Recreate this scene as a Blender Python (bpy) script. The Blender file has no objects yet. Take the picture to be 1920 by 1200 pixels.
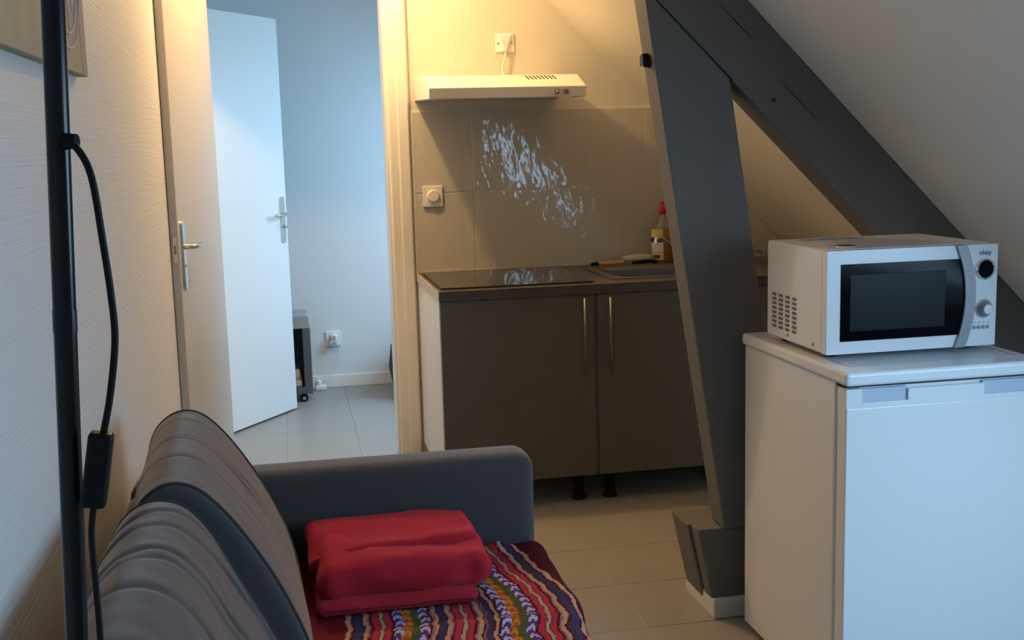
import bpy, bmesh, math, random
from mathutils import Vector, Matrix, noise
random.seed(4)
S = bpy.context.scene
C = S.collection
# ---------------------------------------------------------------- camera
CAM_H = 1.37
YAW, PITCH, ROLL, FPX = 0.191679, 0.1495885, -0.0269389, 2162.905
F = Vector((math.sin(YAW)*math.cos(PITCH), math.cos(YAW)*math.cos(PITCH), -math.sin(PITCH)))
r0 = Vector((math.cos(YAW), -math.sin(YAW), 0)); u0 = r0.cross(F)
r_ = math.cos(ROLL)*r0 + math.sin(ROLL)*u0; u_ = r_.cross(F)
cam = bpy.data.cameras.new('camera'); camo = bpy.data.objects.new('camera', cam); C.objects.link(camo)
M3 = Matrix((r_, u_, -F)).transposed()
camo.matrix_world = Matrix.Translation((0, 0, CAM_H)) @ M3.to_4x4()
cam.sensor_width = 36; cam.lens = FPX/1920*36; cam.clip_start = 0.02
S.camera = camo
# ---------------------------------------------------------------- world, light, exposure
w = bpy.data.worlds.new('sky'); S.world = w; w.use_nodes = True
w.node_tree.nodes['Background'].inputs[0].default_value = (0.55, 0.75, 1.0, 1)
w.node_tree.nodes['Background'].inputs[1].default_value = 1.0
S.view_settings.view_transform = 'Standard'; S.view_settings.look = 'None'
S.view_settings.gamma = 1; S.view_settings.use_curve_mapping = False
S.view_settings.exposure = 0.0
S.cycles.use_denoising = True

def area(name, loc, normal, up, sx, sy, energy, color, spread=180):
    l = bpy.data.lights.new(name, 'AREA'); l.shape = 'RECTANGLE'; l.size = sx; l.size_y = sy
    l.energy = energy; l.color = color; l.spread = math.radians(spread)
    o = bpy.data.objects.new(name, l); C.objects.link(o)
    z = -Vector(normal).normalized(); x = Vector(up).normalized(); y = z.cross(x)
    o.matrix_world = Matrix.Translation(loc) @ Matrix((x, y, z)).transposed().to_4x4()
    return o
SL = math.sqrt(0.5)
# daylight entering through the roof windows (living room / bedroom)
area('daylight_living', (1.845+.03, 1.09, 1.145+.03), (-1, 0, -1), (0, 1, 0), 1.20, 0.84, 29, (0.42, 0.70, 1.0))
area('daylight_bedroom', (1.62+.03, 5.75, 1.49+.03), (-1, 0, -1), (0, 1, 0), 0.86, 0.86, 33, (0.38, 0.69, 1.0))

# ---------------------------------------------------------------- materials
def nt(name):
    m = bpy.data.materials.new(name); m.use_nodes = True
    n = m.node_tree; b = n.nodes['Principled BSDF']
    return m, n, b
def mat(name, col, rough=.5, metal=0, var=0, vscale=8, bump=0, bscale=40, stretch=(1, 1, 1), spec=.5, coat=0, bdist=.01, detail=3, trans=0, ior=1.45, rot=(0, 0, 0), sheen=0):
    m, n, b = nt(name)
    b.inputs['Roughness'].default_value = rough; b.inputs['Metallic'].default_value = metal
    b.inputs['Specular IOR Level'].default_value = spec; b.inputs['IOR'].default_value = ior
    if coat: b.inputs['Coat Weight'].default_value = coat; b.inputs['Coat Roughness'].default_value = .1
    if sheen: b.inputs['Sheen Weight'].default_value = sheen; b.inputs['Sheen Roughness'].default_value = .5; b.inputs['Sheen Tint'].default_value = (*[min(1, k*3+.25) for k in col], 1)
    if trans: b.inputs['Transmission Weight'].default_value = trans
    c = (*col, 1); b.inputs['Base Color'].default_value = c
    if var or bump:
        tc = n.nodes.new('ShaderNodeTexCoord'); mp = n.nodes.new('ShaderNodeMapping')
        mp.inputs['Scale'].default_value = stretch; mp.inputs['Rotation'].default_value = rot; n.links.new(tc.outputs['Object'], mp.inputs[0])
    if var:
        t = n.nodes.new('ShaderNodeTexNoise'); t.inputs['Scale'].default_value = vscale; t.inputs['Detail'].default_value = 4
        n.links.new(mp.outputs[0], t.inputs['Vector'])
        mx = n.nodes.new('ShaderNodeMixRGB'); n.links.new(t.outputs[0], mx.inputs[0])
        mx.inputs[1].default_value = (*[max(0, k*(1-var)) for k in col], 1)
        mx.inputs[2].default_value = (*[min(1, k*(1+var)) for k in col], 1)
        n.links.new(mx.outputs[0], b.inputs['Base Color'])
    if bump:
        t = n.nodes.new('ShaderNodeTexNoise'); t.inputs['Scale'].default_value = bscale; t.inputs['Detail'].default_value = detail
        n.links.new(mp.outputs[0], t.inputs['Vector'])
        bp = n.nodes.new('ShaderNodeBump'); bp.inputs['Strength'].default_value = bump; bp.inputs['Distance'].default_value = bdist
        n.links.new(t.outputs[0], bp.inputs['Height']); n.links.new(bp.outputs[0], b.inputs['Normal'])
    return m
M = {}
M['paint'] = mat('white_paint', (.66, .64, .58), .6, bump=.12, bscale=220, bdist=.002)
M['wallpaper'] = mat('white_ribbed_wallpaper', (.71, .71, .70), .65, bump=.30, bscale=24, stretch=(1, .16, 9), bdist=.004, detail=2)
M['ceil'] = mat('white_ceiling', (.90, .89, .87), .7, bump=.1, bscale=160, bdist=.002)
M['bedwall'] = mat('bedroom_wall_paint', (.74, .75, .75), .6, bump=.15, bscale=90, bdist=.003)
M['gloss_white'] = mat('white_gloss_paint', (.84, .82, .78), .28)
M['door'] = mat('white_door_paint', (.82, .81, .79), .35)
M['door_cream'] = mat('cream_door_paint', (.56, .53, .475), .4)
M['tile'] = mat('glossy_cream_tile', (.55, .525, .475), .05, bump=.42, bscale=13, stretch=(1.5, 1, .75), rot=(0, .75, 0), bdist=.006, detail=2.3)
M['grout'] = mat('grout', (.74, .70, .62), .8)
M['floor_tile'] = mat('grey_floor_tile', (.33, .315, .29), .42, var=.10, vscale=6, bump=.05, bscale=30, stretch=(1, 3, 1))
M['floor_grout'] = mat('floor_grout', (.43, .40, .36), .8)
M['beam'] = mat('grey_painted_timber', (.165, .160, .150), .6, var=.10, vscale=4, bump=.12, bscale=12, stretch=(4, 4, .6), bdist=.005, spec=.3)
M['plinth'] = mat('white_plinth', (.74, .72, .68), .5)
M['sofa'] = mat('dark_grey_fabric', (.062, .056, .059), .95, var=.12, vscale=60, bump=.3, bscale=500, bdist=.001, spec=.1, sheen=.95)
M['arm'] = M['sofa']
M['pipe'] = mat('charcoal_piping', (.045, .045, .05), .9, spec=.2)
M['red'] = mat('red_fleece', (.42, .020, .034), .95, var=.15, vscale=120, bump=.5, bscale=300, bdist=.002, spec=.05, sheen=.25)
M['black_metal'] = mat('black_metal', (.008, .009, .011), .22, spec=.35)
M['black_plastic'] = mat('black_plastic', (.009, .009, .010), .5, spec=.2)
M['steel'] = mat('brushed_steel', (.24, .24, .235), .5, metal=1)
M['nickel'] = mat('satin_nickel', (.66, .63, .57), .25, metal=1)
M['chrome'] = mat('chrome', (.85, .85, .87), .07, metal=1)
M['cab'] = mat('grey_brown_cabinet_front', (.135, .122, .100), .42)
M['cab_side'] = mat('white_cabinet_side', (.78, .78, .77), .45)
M['worktop'] = mat('dark_slate_worktop', (.085, .075, .064), .32, var=.35, vscale=14, bump=.1, bscale=90, bdist=.002)
M['edge'] = mat('worktop_edge_band', (.55, .47, .36), .5)
M['glass_hob'] = mat('black_hob_glass', (.022, .019, .017), .06)
M['dark'] = mat('dark_gap', (.010, .010, .010), .7)
M['hood'] = mat('white_enamel_hood', (.84, .80, .74), .32)
M['hood_under'] = mat('grey_hood_filter', (.45, .44, .42), .45, metal=.6)
M['white_plastic'] = mat('white_plastic', (.82, .80, .76), .35)
M['grey_rubber'] = mat('grey_switch', (.20, .18, .15), .5)
M['appl'] = mat('white_appliance_enamel', (.82, .83, .84), .22)
M['appl2'] = mat('white_appliance_plastic', (.80, .82, .84), .25)
M['recess'] = mat('pale_grey_plastic', (.50, .56, .66), .4)
M['gasket'] = mat('grey_gasket', (.38, .38, .40), .6)
M['glass_black'] = mat('black_door_glass', (.002, .002, .003), .10, spec=.10)
M['window_mesh'] = mat('dark_grey_window_screen', (.010, .012, .012), .3, spec=.15)
M['silver'] = mat('silver_plastic', (.30, .305, .31), .35, metal=.3)
M['vent'] = mat('vent_slot_grey', (.16, .145, .13), .6)
M['ink'] = mat('dark_ink', (.03, .03, .035), .6)
M['cart'] = mat('grey_plastic_cart', (.10, .105, .11), .5)
M['cart_top'] = mat('light_grey_cart_top', (.34, .36, .37), .45)
M['amber'] = mat('amber_liquid', (.42, .17, .02), .2, trans=.1)
M['clear'] = mat('clear_plastic', (.80, .78, .70), .12, trans=.75)
M['redcap'] = mat('red_plastic_cap', (.62, .03, .03), .35)
M['label_y'] = mat('yellow_label', (.78, .68, .30), .5)
M['label_d'] = mat('dark_label_print', (.05, .05, .06), .5)
M['label_w'] = mat('white_label', (.75, .74, .70), .5)
M['wood'] = mat('pale_wood', (.60, .38, .13), .5, var=.2, vscale=30, stretch=(1, 8, 8))
M['bristle'] = mat('pale_bristles', (.62, .54, .36), .8, bump=.6, bscale=200)
M['canvas'] = mat('beige_canvas', (.42, .36, .24), .8, var=.25, vscale=9, bump=.2, bscale=120, bdist=.002)
M['canvas_edge'] = mat('canvas_wrap', (.36, .31, .27), .8)
M['ring'] = mat('pale_painted_line', (.62, .56, .50), .8)
M['blush'] = mat('blush_paint', (.40, .30, .25), .8, var=.2, vscale=12)
M['pouf'] = mat('dark_slate_fabric', (.05, .055, .065), .85)
M['bulb'] = None
m, n, b = nt('warm_bulb'); b.inputs['Emission Color'].default_value = (1, .72, .36, 1); b.inputs['Emission Strength'].default_value = 6; M['bulb'] = m
M['sticker'] = mat('pale_blue_label', (.30, .36, .45), .4)
# woven throw: colours come from the woven pattern stored per corner
m, n, b = nt('woven_stripes'); a = n.nodes.new('ShaderNodeVertexColor'); a.layer_name = 'weave'
n.links.new(a.outputs[0], b.inputs['Base Color']); b.inputs['Roughness'].default_value = .9; b.inputs['Specular IOR Level'].default_value = .15
tc = n.nodes.new('ShaderNodeTexCoord'); t = n.nodes.new('ShaderNodeTexNoise'); t.inputs['Scale'].default_value = 420
n.links.new(tc.outputs['Object'], t.inputs['Vector']); bp = n.nodes.new('ShaderNodeBump'); bp.inputs['Strength'].default_value = .4; bp.inputs['Distance'].default_value = .002
n.links.new(t.outputs[0], bp.inputs['Height']); n.links.new(bp.outputs[0], b.inputs['Normal'])
M['weave'] = m
m, n, b = nt('clear_window_glass'); b.inputs['Transmission Weight'].default_value = 1; b.inputs['Roughness'].default_value = 0; b.inputs['IOR'].default_value = 1.02; M['pane'] = m

# ---------------------------------------------------------------- helpers
ORG = {}
def obj(name, bm, material, parent=None, smooth=False, loc=None):
    me = bpy.data.meshes.new(name)
    bmesh.ops.recalc_face_normals(bm, faces=bm.faces)
    bm.to_mesh(me); bm.free()
    if material is not None: me.materials.append(M[material] if isinstance(material, str) else material)
    if smooth:
        for p in me.polygons: p.use_smooth = True
    return link(name, me, parent, loc)
def link(name, me, parent=None, loc=None):
    o = bpy.data.objects.new(name, me); C.objects.link(o)
    wl = Vector(loc) if loc is not None else Vector((0, 0, 0))
    if parent is not None:
        o.parent = parent; o.location = wl - ORG[parent.name]
    else: o.location = wl
    ORG[o.name] = wl
    return o
def thing(name, label, cat, loc=(0, 0, 0), group=None):
    o = bpy.data.objects.new(name, None); C.objects.link(o); o.location = loc; o.empty_display_size = .05
    ORG[o.name] = Vector(loc)
    return tag(o, label, cat, group)
def tag(o, label, cat=None, group=None, kind=None):
    o['label'] = label
    if cat: o['category'] = cat
    if group: o['group'] = group
    if kind: o['kind'] = kind
    return o
def struct(o, label=None):
    o['kind'] = 'structure'
    if label: o['label'] = label
    return o
def add_box(bm, x0, x1, y0, y1, z0, z1, bev=0, seg=2):
    t = bmesh.new()
    bmesh.ops.create_cube(t, size=1)
    for v in t.verts: v.co = Vector(((x0+x1)/2+v.co.x*(x1-x0), (y0+y1)/2+v.co.y*(y1-y0), (z0+z1)/2+v.co.z*(z1-z0)))
    if bev: bmesh.ops.bevel(t, geom=t.edges[:], offset=bev, segments=seg, profile=.5, affect='EDGES')
    merge(bm, t); return bm
def merge(bm, t):
    me = bpy.data.meshes.new('tmp'); t.to_mesh(me); t.free(); bm.from_mesh(me); bpy.data.meshes.remove(me)
def box(*a, **k):
    bm = bmesh.new(); add_box(bm, *a, **k); return bm
def add_prism(bm, poly, axis, a, b, bev=0, seg=2):
    # poly: 2D points in the plane perpendicular to axis ('X': (y,z), 'Y': (x,z), 'Z': (x,y))
    t = bmesh.new()
    def mk(p, d):
        return {'X': (d, p[0], p[1]), 'Y': (p[0], d, p[1]), 'Z': (p[0], p[1], d)}[axis]
    v0 = [t.verts.new(mk(p, a)) for p in poly]; v1 = [t.verts.new(mk(p, b)) for p in poly]
    t.faces.new(v0); t.faces.new(v1[::-1])
    for i in range(len(poly)):
        j = (i+1) % len(poly); t.faces.new((v0[i], v1[i], v1[j], v0[j]))
    bmesh.ops.recalc_face_normals(t, faces=t.faces)
    if bev: bmesh.ops.bevel(t, geom=t.edges[:], offset=bev, segments=seg, profile=.5, affect='EDGES')
    merge(bm, t); return bm
def prism(*a, **k):
    bm = bmesh.new(); add_prism(bm, *a, **k); return bm
def add_cyl(bm, p0, p1, r0, r1=None, seg=16, cap=True):
    r1 = r0 if r1 is None else r1
    p0, p1 = Vector(p0), Vector(p1); d = (p1-p0).normalized()
    a = d.orthogonal().normalized(); b = d.cross(a)
    R0 = [bm.verts.new(p0+(a*math.cos(k*2*math.pi/seg)+b*math.sin(k*2*math.pi/seg))*r0) for k in range(seg)]
    R1 = [bm.verts.new(p1+(a*math.cos(k*2*math.pi/seg)+b*math.sin(k*2*math.pi/seg))*r1) for k in range(seg)]
    for k in range(seg): bm.faces.new((R0[k], R0[(k+1) % seg], R1[(k+1) % seg], R1[k]))
    if cap: bm.faces.new(R0[::-1]); bm.faces.new(R1)
    return bm
def cyl(*a, **k):
    bm = bmesh.new(); return add_cyl(bm, *a, **k)
def smoothpath(pts, n=8):
    pts = [Vector(p) for p in pts]; out = []
    for i in range(len(pts)-1):
        p0 = pts[max(0, i-1)]; p1 = pts[i]; p2 = pts[i+1]; p3 = pts[min(len(pts)-1, i+2)]
        for k in range(n):
            t = k/n
            out.append(.5*((2*p1)+(-p0+p2)*t+(2*p0-5*p1+4*p2-p3)*t*t+(-p0+3*p1-3*p2+p3)*t**3))
    out.append(pts[-1]); return out
def tube(pts, r, seg=10, smooth=True, n=8, closed=False, bm=None):
    bm = bm or bmesh.new()
    P = smoothpath(pts, n) if smooth else [Vector(p) for p in pts]
    rad = r if callable(r) else (lambda t: r)
    rings = []; a = None; N = len(P)
    for i, p in enumerate(P):
        if closed: d = (P[(i+1) % N]-P[i-1]).normalized()
        else: d = (P[min(i+1, N-1)]-P[max(i-1, 0)]).normalized()
        if a is None: a = d.orthogonal().normalized()
        else: a = (a-d*a.dot(d)).normalized()
        b = d.cross(a); rr = rad(i/(N-1))
        rings.append([bm.verts.new(p+(a*math.cos(k*2*math.pi/seg)+b*math.sin(k*2*math.pi/seg))*rr) for k in range(seg)])
    for i in range(N if closed else N-1):
        A, B = rings[i], rings[(i+1) % N]
        for k in range(seg): bm.faces.new((A[k], A[(k+1) % seg], B[(k+1) % seg], B[k]))
    if not closed: bm.faces.new(rings[0][::-1]); bm.faces.new(rings[-1])
    return bm
def lathe(prof, c, axis='Z', seg=24, bm=None):
    bm = bm or bmesh.new(); rings = []
    ax = {'X': Vector((1, 0, 0)), 'Y': Vector((0, 1, 0)), 'Z': Vector((0, 0, 1))}[axis]
    a = ax.orthogonal().normalized(); b = ax.cross(a); c = Vector(c)
    for r, h in prof:
        if r < 1e-6: rings.append([bm.verts.new(c+ax*h)])
        else: rings.append([bm.verts.new(c+ax*h+(a*math.cos(k*2*math.pi/seg)+b*math.sin(k*2*math.pi/seg))*r) for k in range(seg)])
    for A, B in zip(rings, rings[1:]):
        for k in range(seg):
            q = (k+1) % seg
            if len(A) == 1 and len(B) == 1: continue
            if len(A) == 1: bm.faces.new((A[0], B[q], B[k]))
            elif len(B) == 1: bm.faces.new((A[k], A[q], B[0]))
            else: bm.faces.new((A[k], A[q], B[q], B[k]))
    return bm
def clip_poly(poly, f):
    # keep the part of a 2D polygon where f(p) <= 0 (f linear)
    out = []
    for i, p in enumerate(poly):
        q = poly[(i+1) % len(poly)]; a, b = f(p), f(q)
        if a <= 0: out.append(p)
        if (a < 0 < b) or (b < 0 < a):
            t = a/(a-b); out.append((p[0]+(q[0]-p[0])*t, p[1]+(q[1]-p[1])*t))
    return out

# ================================================================= SETTING
WX = -0.394            # left wall
YK = 4.875            # kitchen wall paint surface
YB = 6.725            # bedroom back wall
YN = -1.3             # wall behind
SF, SK = 2.99, 3.11   # x+z of the roof slope: living room side, kitchen side
KX = 2.45             # knee wall
# floor: grout bed with separate tiles
fl = struct(obj('floor', box(WX-.6, KX+.1, YN-.1, YB+.1, -.06, -.0025), 'floor_grout'), 'grey square tiled floor running through kitchen and bedroom')
TS, GAP = .3333, .003
tme = None
x0t = -.047; y0t = 3.0
for i in range(-2, 8):
    for j in range(-4, 12):
        xa, ya = x0t+i*TS, y0t+j*TS
        cx, cy = xa+TS/2, ya+TS/2
        if ya+TS > YB+.01 and ya > YB-.02: continue
        if xa < WX-.35 or ya < 1.6: continue
        if tme is None:
            bm = bmesh.new(); h = (TS-GAP)/2
            add_box(bm, -h, h, -h, h, -.008, 0, bev=.0012, seg=1)
            tme = bpy.data.meshes.new('floor_tile'); bm.to_mesh(tme); bm.free(); tme.materials.append(M['floor_tile'])
        link('floor_tile', tme, fl, (cx, cy, 0))
# the rest of the floor behind the camera: one plain tiled field
fm = bmesh.new()
for i in range(-2, 8):
    for j in range(-14, -4):
        xa, ya = x0t+i*TS, y0t+j*TS
        add_box(fm, xa+GAP/2, xa+TS-GAP/2, ya+GAP/2, ya+TS-GAP/2, -.008, 0)
ft = obj('floor_tile_field', fm, 'floor_tile', fl); ft['kind'] = 'stuff'

# left wall (living room + bedroom) with the opening of the bedroom side door
bm = bmesh.new()
add_box(bm, WX-.12, WX, YN, YK, -.002, 2.52)
struct(obj('wall_left', bm, 'wallpaper'), 'white ribbed wallpaper wall behind the sofa')
bm = bmesh.new()
D2a, D2b = 5.565, 6.335
add_box(bm, WX-.12, WX, YK+.115, D2a, -.002, 2.52); add_box(bm, WX-.12, WX, D2b, YB, -.002, 2.52); add_box(bm, WX-.12, WX, D2a, D2b, 2.08, 2.52)
add_box(bm, WX-.75, WX-.65, D2a-.1, D2b+.1, -.002, 2.2); add_box(bm, WX-.65, WX-.12, D2a-.1, D2a-.0, -.002, 2.2); add_box(bm, WX-.65, WX-.12, D2b, D2b+.1, -.002, 2.2); add_box(bm, WX-.65, WX-.12, D2a, D2b, 2.1, 2.2)
struct(obj('wall_bedroom_left', bm, 'bedwall'), 'white bedroom wall beside the open blue-lit door')
# kitchen wall with the doorway
DX0, DX1, DZ = -.272, .43, 2.075
wb = bmesh.new()
add_prism(wb, [(DX1+.012, -.002), (2.45, -.002), (2.45, SK-2.45+.02), (.61, 2.52), (DX1+.012, 2.52)], 'Y', YK, YK+.115)
add_box(wb, WX-.1, DX0-.012, YK, YK+.115, -.002, 2.52); add_box(wb, DX0-.012, DX1+.012, YK, YK+.115, DZ+.012, 2.52)
wb_o = struct(obj('wall_back', wb, 'paint'), 'warm-lit white kitchen wall with tiled splashback')
# bedroom far wall, near wall, knee wall
struct(obj('wall_bedroom_back', prism([(WX-.1, -.002), (KX, -.002), (KX, SK-KX+.03), (.61, 2.52), (WX-.1, 2.52)], 'Y', YB, YB+.1), 'bedwall'), 'blue-grey lit back wall of the bedroom')
struct(obj('wall_behind', prism([(WX-.1, -.002), (KX, -.002), (KX, SK-KX+.03), (.49, 2.52), (WX-.1, 2.52)], 'Y', YN-.1, YN), 'paint'), 'white wall behind the viewer')
struct(obj('wall_knee', box(KX, KX+.1, YN-.1, YB+.1, -.002, .8), 'paint'), 'low white knee wall under the roof slope')
# flat ceiling
struct(obj('ceiling', box(WX-.15, .75, YN-.1, YB+.1, 2.5, 2.6), 'ceil'), 'flat white ceiling above the kitchen')
# sloped ceilings with roof window openings
def slope(name, S0, y0, y1, hx0, hx1, hy0, hy1, xt, label, material='ceil'):
    bm = bmesh.new(); T = .16
    def piece(xa, xb, ya, yb):
        if yb-ya < 1e-4 or xb-xa < 1e-4: return
        add_prism(bm, [(xa, S0-xa), (xb, S0-xb), (xb+T*SL, S0-xb+T*SL), (xa+T*SL, S0-xa+T*SL)], 'Y', ya, yb)
    if hx0 is None: piece(xt, KX+.1, y0, y1)
    else:
        piece(xt, hx0, y0, y1); piece(hx1, KX+.1, y0, y1); piece(hx0, hx1, y0, hy0); piece(hx0, hx1, hy1, y1)
    return struct(obj(name, bm, material), label)
LW = (1.52, 2.17, .45, 1.73); BW = (1.30, 1.94, 5.30, 6.20)
slope('ceiling_slope', SF, YN-.1, 3.05, *LW, SF-2.5-.02, 'white sloping ceiling above the microwave')
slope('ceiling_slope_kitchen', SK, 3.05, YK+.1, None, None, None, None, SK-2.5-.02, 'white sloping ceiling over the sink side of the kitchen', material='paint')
slope('ceiling_slope_bedroom', SK, YK+.1, YB+.1, *BW, SK-2.5-.02, 'white sloping ceiling of the bedroom')
def roof_window(name, S0, W, label):
    xa, xb, ya, yb = W
    def pt(x, y, d): return (x+d*SL, y, S0-x+d*SL)
    fr = bmesh.new()
    for (a0, a1, b0, b1) in ((xa, xa+.04, ya, yb), (xb-.04, xb, ya, yb), (xa+.04, xb-.04, ya, ya+.05), (xa+.04, xb-.04, yb-.05, yb)):
        add_prism(fr, [(a0+.06*SL, S0-a0+.06*SL), (a1+.06*SL, S0-a1+.06*SL), (a1+.15*SL, S0-a1+.15*SL), (a0+.15*SL, S0-a0+.15*SL)], 'Y', b0, b1)
    o = struct(obj(name, fr, 'gloss_white'), label)
    pn = prism([(xa+.04+.11*SL, S0-xa-.04+.11*SL), (xb-.04+.11*SL, S0-xb+.04+.11*SL), (xb-.04+.12*SL, S0-xb+.04+.12*SL), (xa+.04+.12*SL, S0-xa-.04+.12*SL)], 'Y', ya+.05, yb-.05)
    obj('window_pane', pn, 'pane', o)
roof_window('window_1', SF, LW, 'white roof window in the sloping ceiling of the living room')
roof_window('window_2', SK, BW, 'white roof window in the bedroom slope')
# skirting in the bedroom and along the sofa wall
bb = bmesh.new(); add_box(bb, WX, KX, YB-.012, YB, 0, .072, bev=.003)
struct(obj('baseboard_back', bb, 'gloss_white'), 'white skirting board below the bedroom wall socket')
bb = bmesh.new(); add_box(bb, WX, WX+.012, YN, YK-.1, 0, .072, bev=.003)
struct(obj('baseboard_left', bb, 'gloss_white'), 'white skirting board behind the sofa')
# wall tiles: 25 x 33.5 cm, two rows, cut along the slope
def tile_wall():
    cols = [.540+.2525*k for k in range(7)]; rows = [(.8475, 1.1815), (1.1845, 1.5205)]
    back = clip_poly([(.537, .846), (2.3, .846), (2.3, 1.525), (.537, 1.525)], lambda p: p[0]+p[1]-SK+.004)
    obj('tile_grout', prism(back, 'Y', YK-.0062, YK), 'grout', wb_o)
    for (z0, z1) in rows:
        for x in cols:
            poly = clip_poly([(x+.0012, z0), (x+.2513, z0), (x+.2513, z1), (x+.0012, z1)], lambda p: p[0]+p[1]-SK+.006)
            if len(poly) < 3: continue
            area_ = abs(sum(poly[i][0]*poly[(i+1) % len(poly)][1]-poly[(i+1) % len(poly)][0]*poly[i][1] for i in range(len(poly))))/2
            if area_ < .002: continue
            cx = sum(p[0] for p in poly)/len(poly); cz = sum(p[1] for p in poly)/len(poly)
            lp = [(p[0]-cx, p[1]-cz) for p in poly]
            bm = prism(lp, 'Y', -.0075, 0, bev=.0016, seg=2)
            o = obj('wall_tile', bm, 'tile', wb_o, loc=(cx, YK-.0005, cz))
            o.rotation_euler = (random.uniform(-.004, .004), 0, random.uniform(-.004, .004))
tile_wall()
# door frame of the kitchen doorway: right jamb + moulded casing, left and top likewise
fr = bmesh.new()
add_box(fr, DX1, DX1+.016, YK-.012, YK+.125, 0, DZ, bev=.002)
add_prism(fr, [(DX1+.010, YK), (DX1+.010, YK-.014), (DX1+.018, YK-.020), (DX1+.05, YK-.018), (DX1+.056, YK-.023), (DX1+.094, YK-.021), (DX1+.101, YK-.014), (DX1+.101, YK)], 'Z', 0, DZ+.1)
add_box(fr, DX1+.02, DX1+.03, YK+.05, YK+.07, 0, DZ)
add_box(fr, DX0-.016, DX0, YK-.012, YK+.125, 0, DZ, bev=.002)
add_box(fr, DX0-.101, DX0-.010, YK-.020, YK, 0, DZ+.1, bev=.003)
add_box(fr, DX0-.101, DX1+.101, YK-.020, YK, DZ+.01, DZ+.1, bev=.003); add_box(fr, DX0, DX1, YK-.012, YK+.125, DZ, DZ+.014)
struct(obj('trim_1', fr, 'gloss_white'), 'cream door casing beside the tiled splashback')

# ---- door handles
def lever_set(parent, base, n, along, plate_z0, plate_z1, lever_z, length=.118, knob=False):
    """base: point on the leaf face on the plate's axis (x,y); n: outward normal; along: direction of the lever."""
    n = Vector(n).normalized(); al = Vector(along).normalized(); z = Vector((0, 0, 1)); c = Vector((base[0], base[1], 0))
    pl = bmesh.new(); hw = .019; pts = []
    for k in range(9): t = math.pi*k/8; pts.append((hw*math.cos(t), plate_z1-hw+hw*math.sin(t)))
    for k in range(9): t = math.pi+math.pi*k/8; pts.append((hw*math.cos(t), plate_z0+hw+hw*math.sin(t)))
    v0 = [pl.verts.new(c+al*p[0]+z*p[1]) for p in pts]; v1 = [pl.verts.new(c+al*p[0]*.9+z*p[1]+n*.009) for p in pts]
    pl.faces.new(v1); pl.faces.new(v0[::-1])
    for i in range(len(pts)): j = (i+1) % len(pts); pl.faces.new((v0[i], v0[j], v1[j], v1[i]))
    po = obj('handle_plate', pl, 'nickel', parent)
    h = c+z*lever_z
    tube([h+n*.006, h+n*.03, h+n*.045+al*.008, h+n*.05+al*.03, h+n*.05+al*length*.8-z*.002, h+n*.042+al*length], lambda t: .0095-.003*t, bm=(lb := bmesh.new()))
    obj('lever', lb, 'nickel', parent, smooth=True)
    kb = bmesh.new(); kz = plate_z0+.085
    if knob: lathe([(0, 0), (.008, 0), (.009, .016), (.006, .02), (0, .02)], (0, 0, 0), 'Z', 12, kb); kb.transform(Matrix.Translation(c+z*kz+n*.008) @ n.to_track_quat('Z', 'Y').to_matrix().to_4x4()); obj('lock_knob', kb, 'nickel', po)
    else:
        add_cyl(kb, c+z*kz+n*.0085, c+z*kz+n*.0098, .005, seg=10); obj('keyhole', kb, 'dark', po)

def leaf(name, label, hinge, direction, width, normal, z0, z1, thick=.04, material='door'):
    hx = Vector((hinge[0], hinge[1], 0)); d = Vector((*direction, 0)).normalized(); nn = Vector((*normal, 0)).normalized()
    bm = bmesh.new()
    a = hx; b_ = hx+d*width; poly = [a, b_, b_-nn*thick, a-nn*thick]
    add_prism(bm, [(p.x, p.y) for p in poly], 'Z', z0, z1, bev=.002, seg=1)
    return struct(obj(name, bm, material, loc=(0, 0, 0)), label), hx, d, nn
# door_1: cream leaf folded back beside the left wall (hinged at the kitchen doorway)
dv = Vector((-.107, -.73)); dl = dv.normalized(); nm = Vector((-dl.y, dl.x))
if nm.x < 0: nm = -nm
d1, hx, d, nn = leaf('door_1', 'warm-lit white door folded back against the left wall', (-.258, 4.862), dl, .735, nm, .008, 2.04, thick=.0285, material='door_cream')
latch = hx+d*(.735-.048)
lever_set(d1, (latch.x, latch.y), nn, -d, .900, 1.143, 1.052)
le = bmesh.new(); e = hx+d*.7355-nn*.013; add_box(le, e.x-.006, e.x+.006, e.y-.0012, e.y+.002, 1.0, 1.09); obj('latch_plate', le, 'nickel', d1)
le = bmesh.new(); add_box(le, e.x-.003, e.x+.003, e.y-.004, e.y, 1.03, 1.06); obj('latch_bolt', le, 'grey_rubber', d1)
# door_2: bedroom door, ajar
P2 = Vector((.012, 6.18)); dv = Vector((.312, .46)).normalized(); hinge = P2-dv*.73; nm = Vector((dv.y, -dv.x))
d2, hx, d, nn = leaf('door_2', 'blue-lit white bedroom door standing ajar', hinge, dv, .73, nm, .010, 2.045)
latch = hx+d*(.73-.045)
lever_set(d2, (latch.x, latch.y), nn, -d, .903, 1.143, 1.05, knob=True)
lever_b = hx+d*(.73-.045)-nn*.04
lb = tube([lever_b+Vector((0, 0, 1.05))-nn*.0, lever_b+Vector((0, 0, 1.05))-nn*.045, lever_b+Vector((0, 0, 1.05))-nn*.05-d*.03, lever_b+Vector((0, 0, 1.05))-nn*.048-d*.11], .008); obj('lever', lb, 'nickel', d2, smooth=True)
fr = bmesh.new()
add_box(fr, WX-.12, WX+.012, D2a-.07, D2a, 0, 2.15); add_box(fr, WX-.12, WX+.012, D2b, D2b+.07, 0, 2.15); add_box(fr, WX-.12, WX+.012, D2a, D2b, 2.08, 2.15)
struct(obj('trim_2', fr, 'gloss_white'), 'white frame of the ajar bedroom door')

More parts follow.
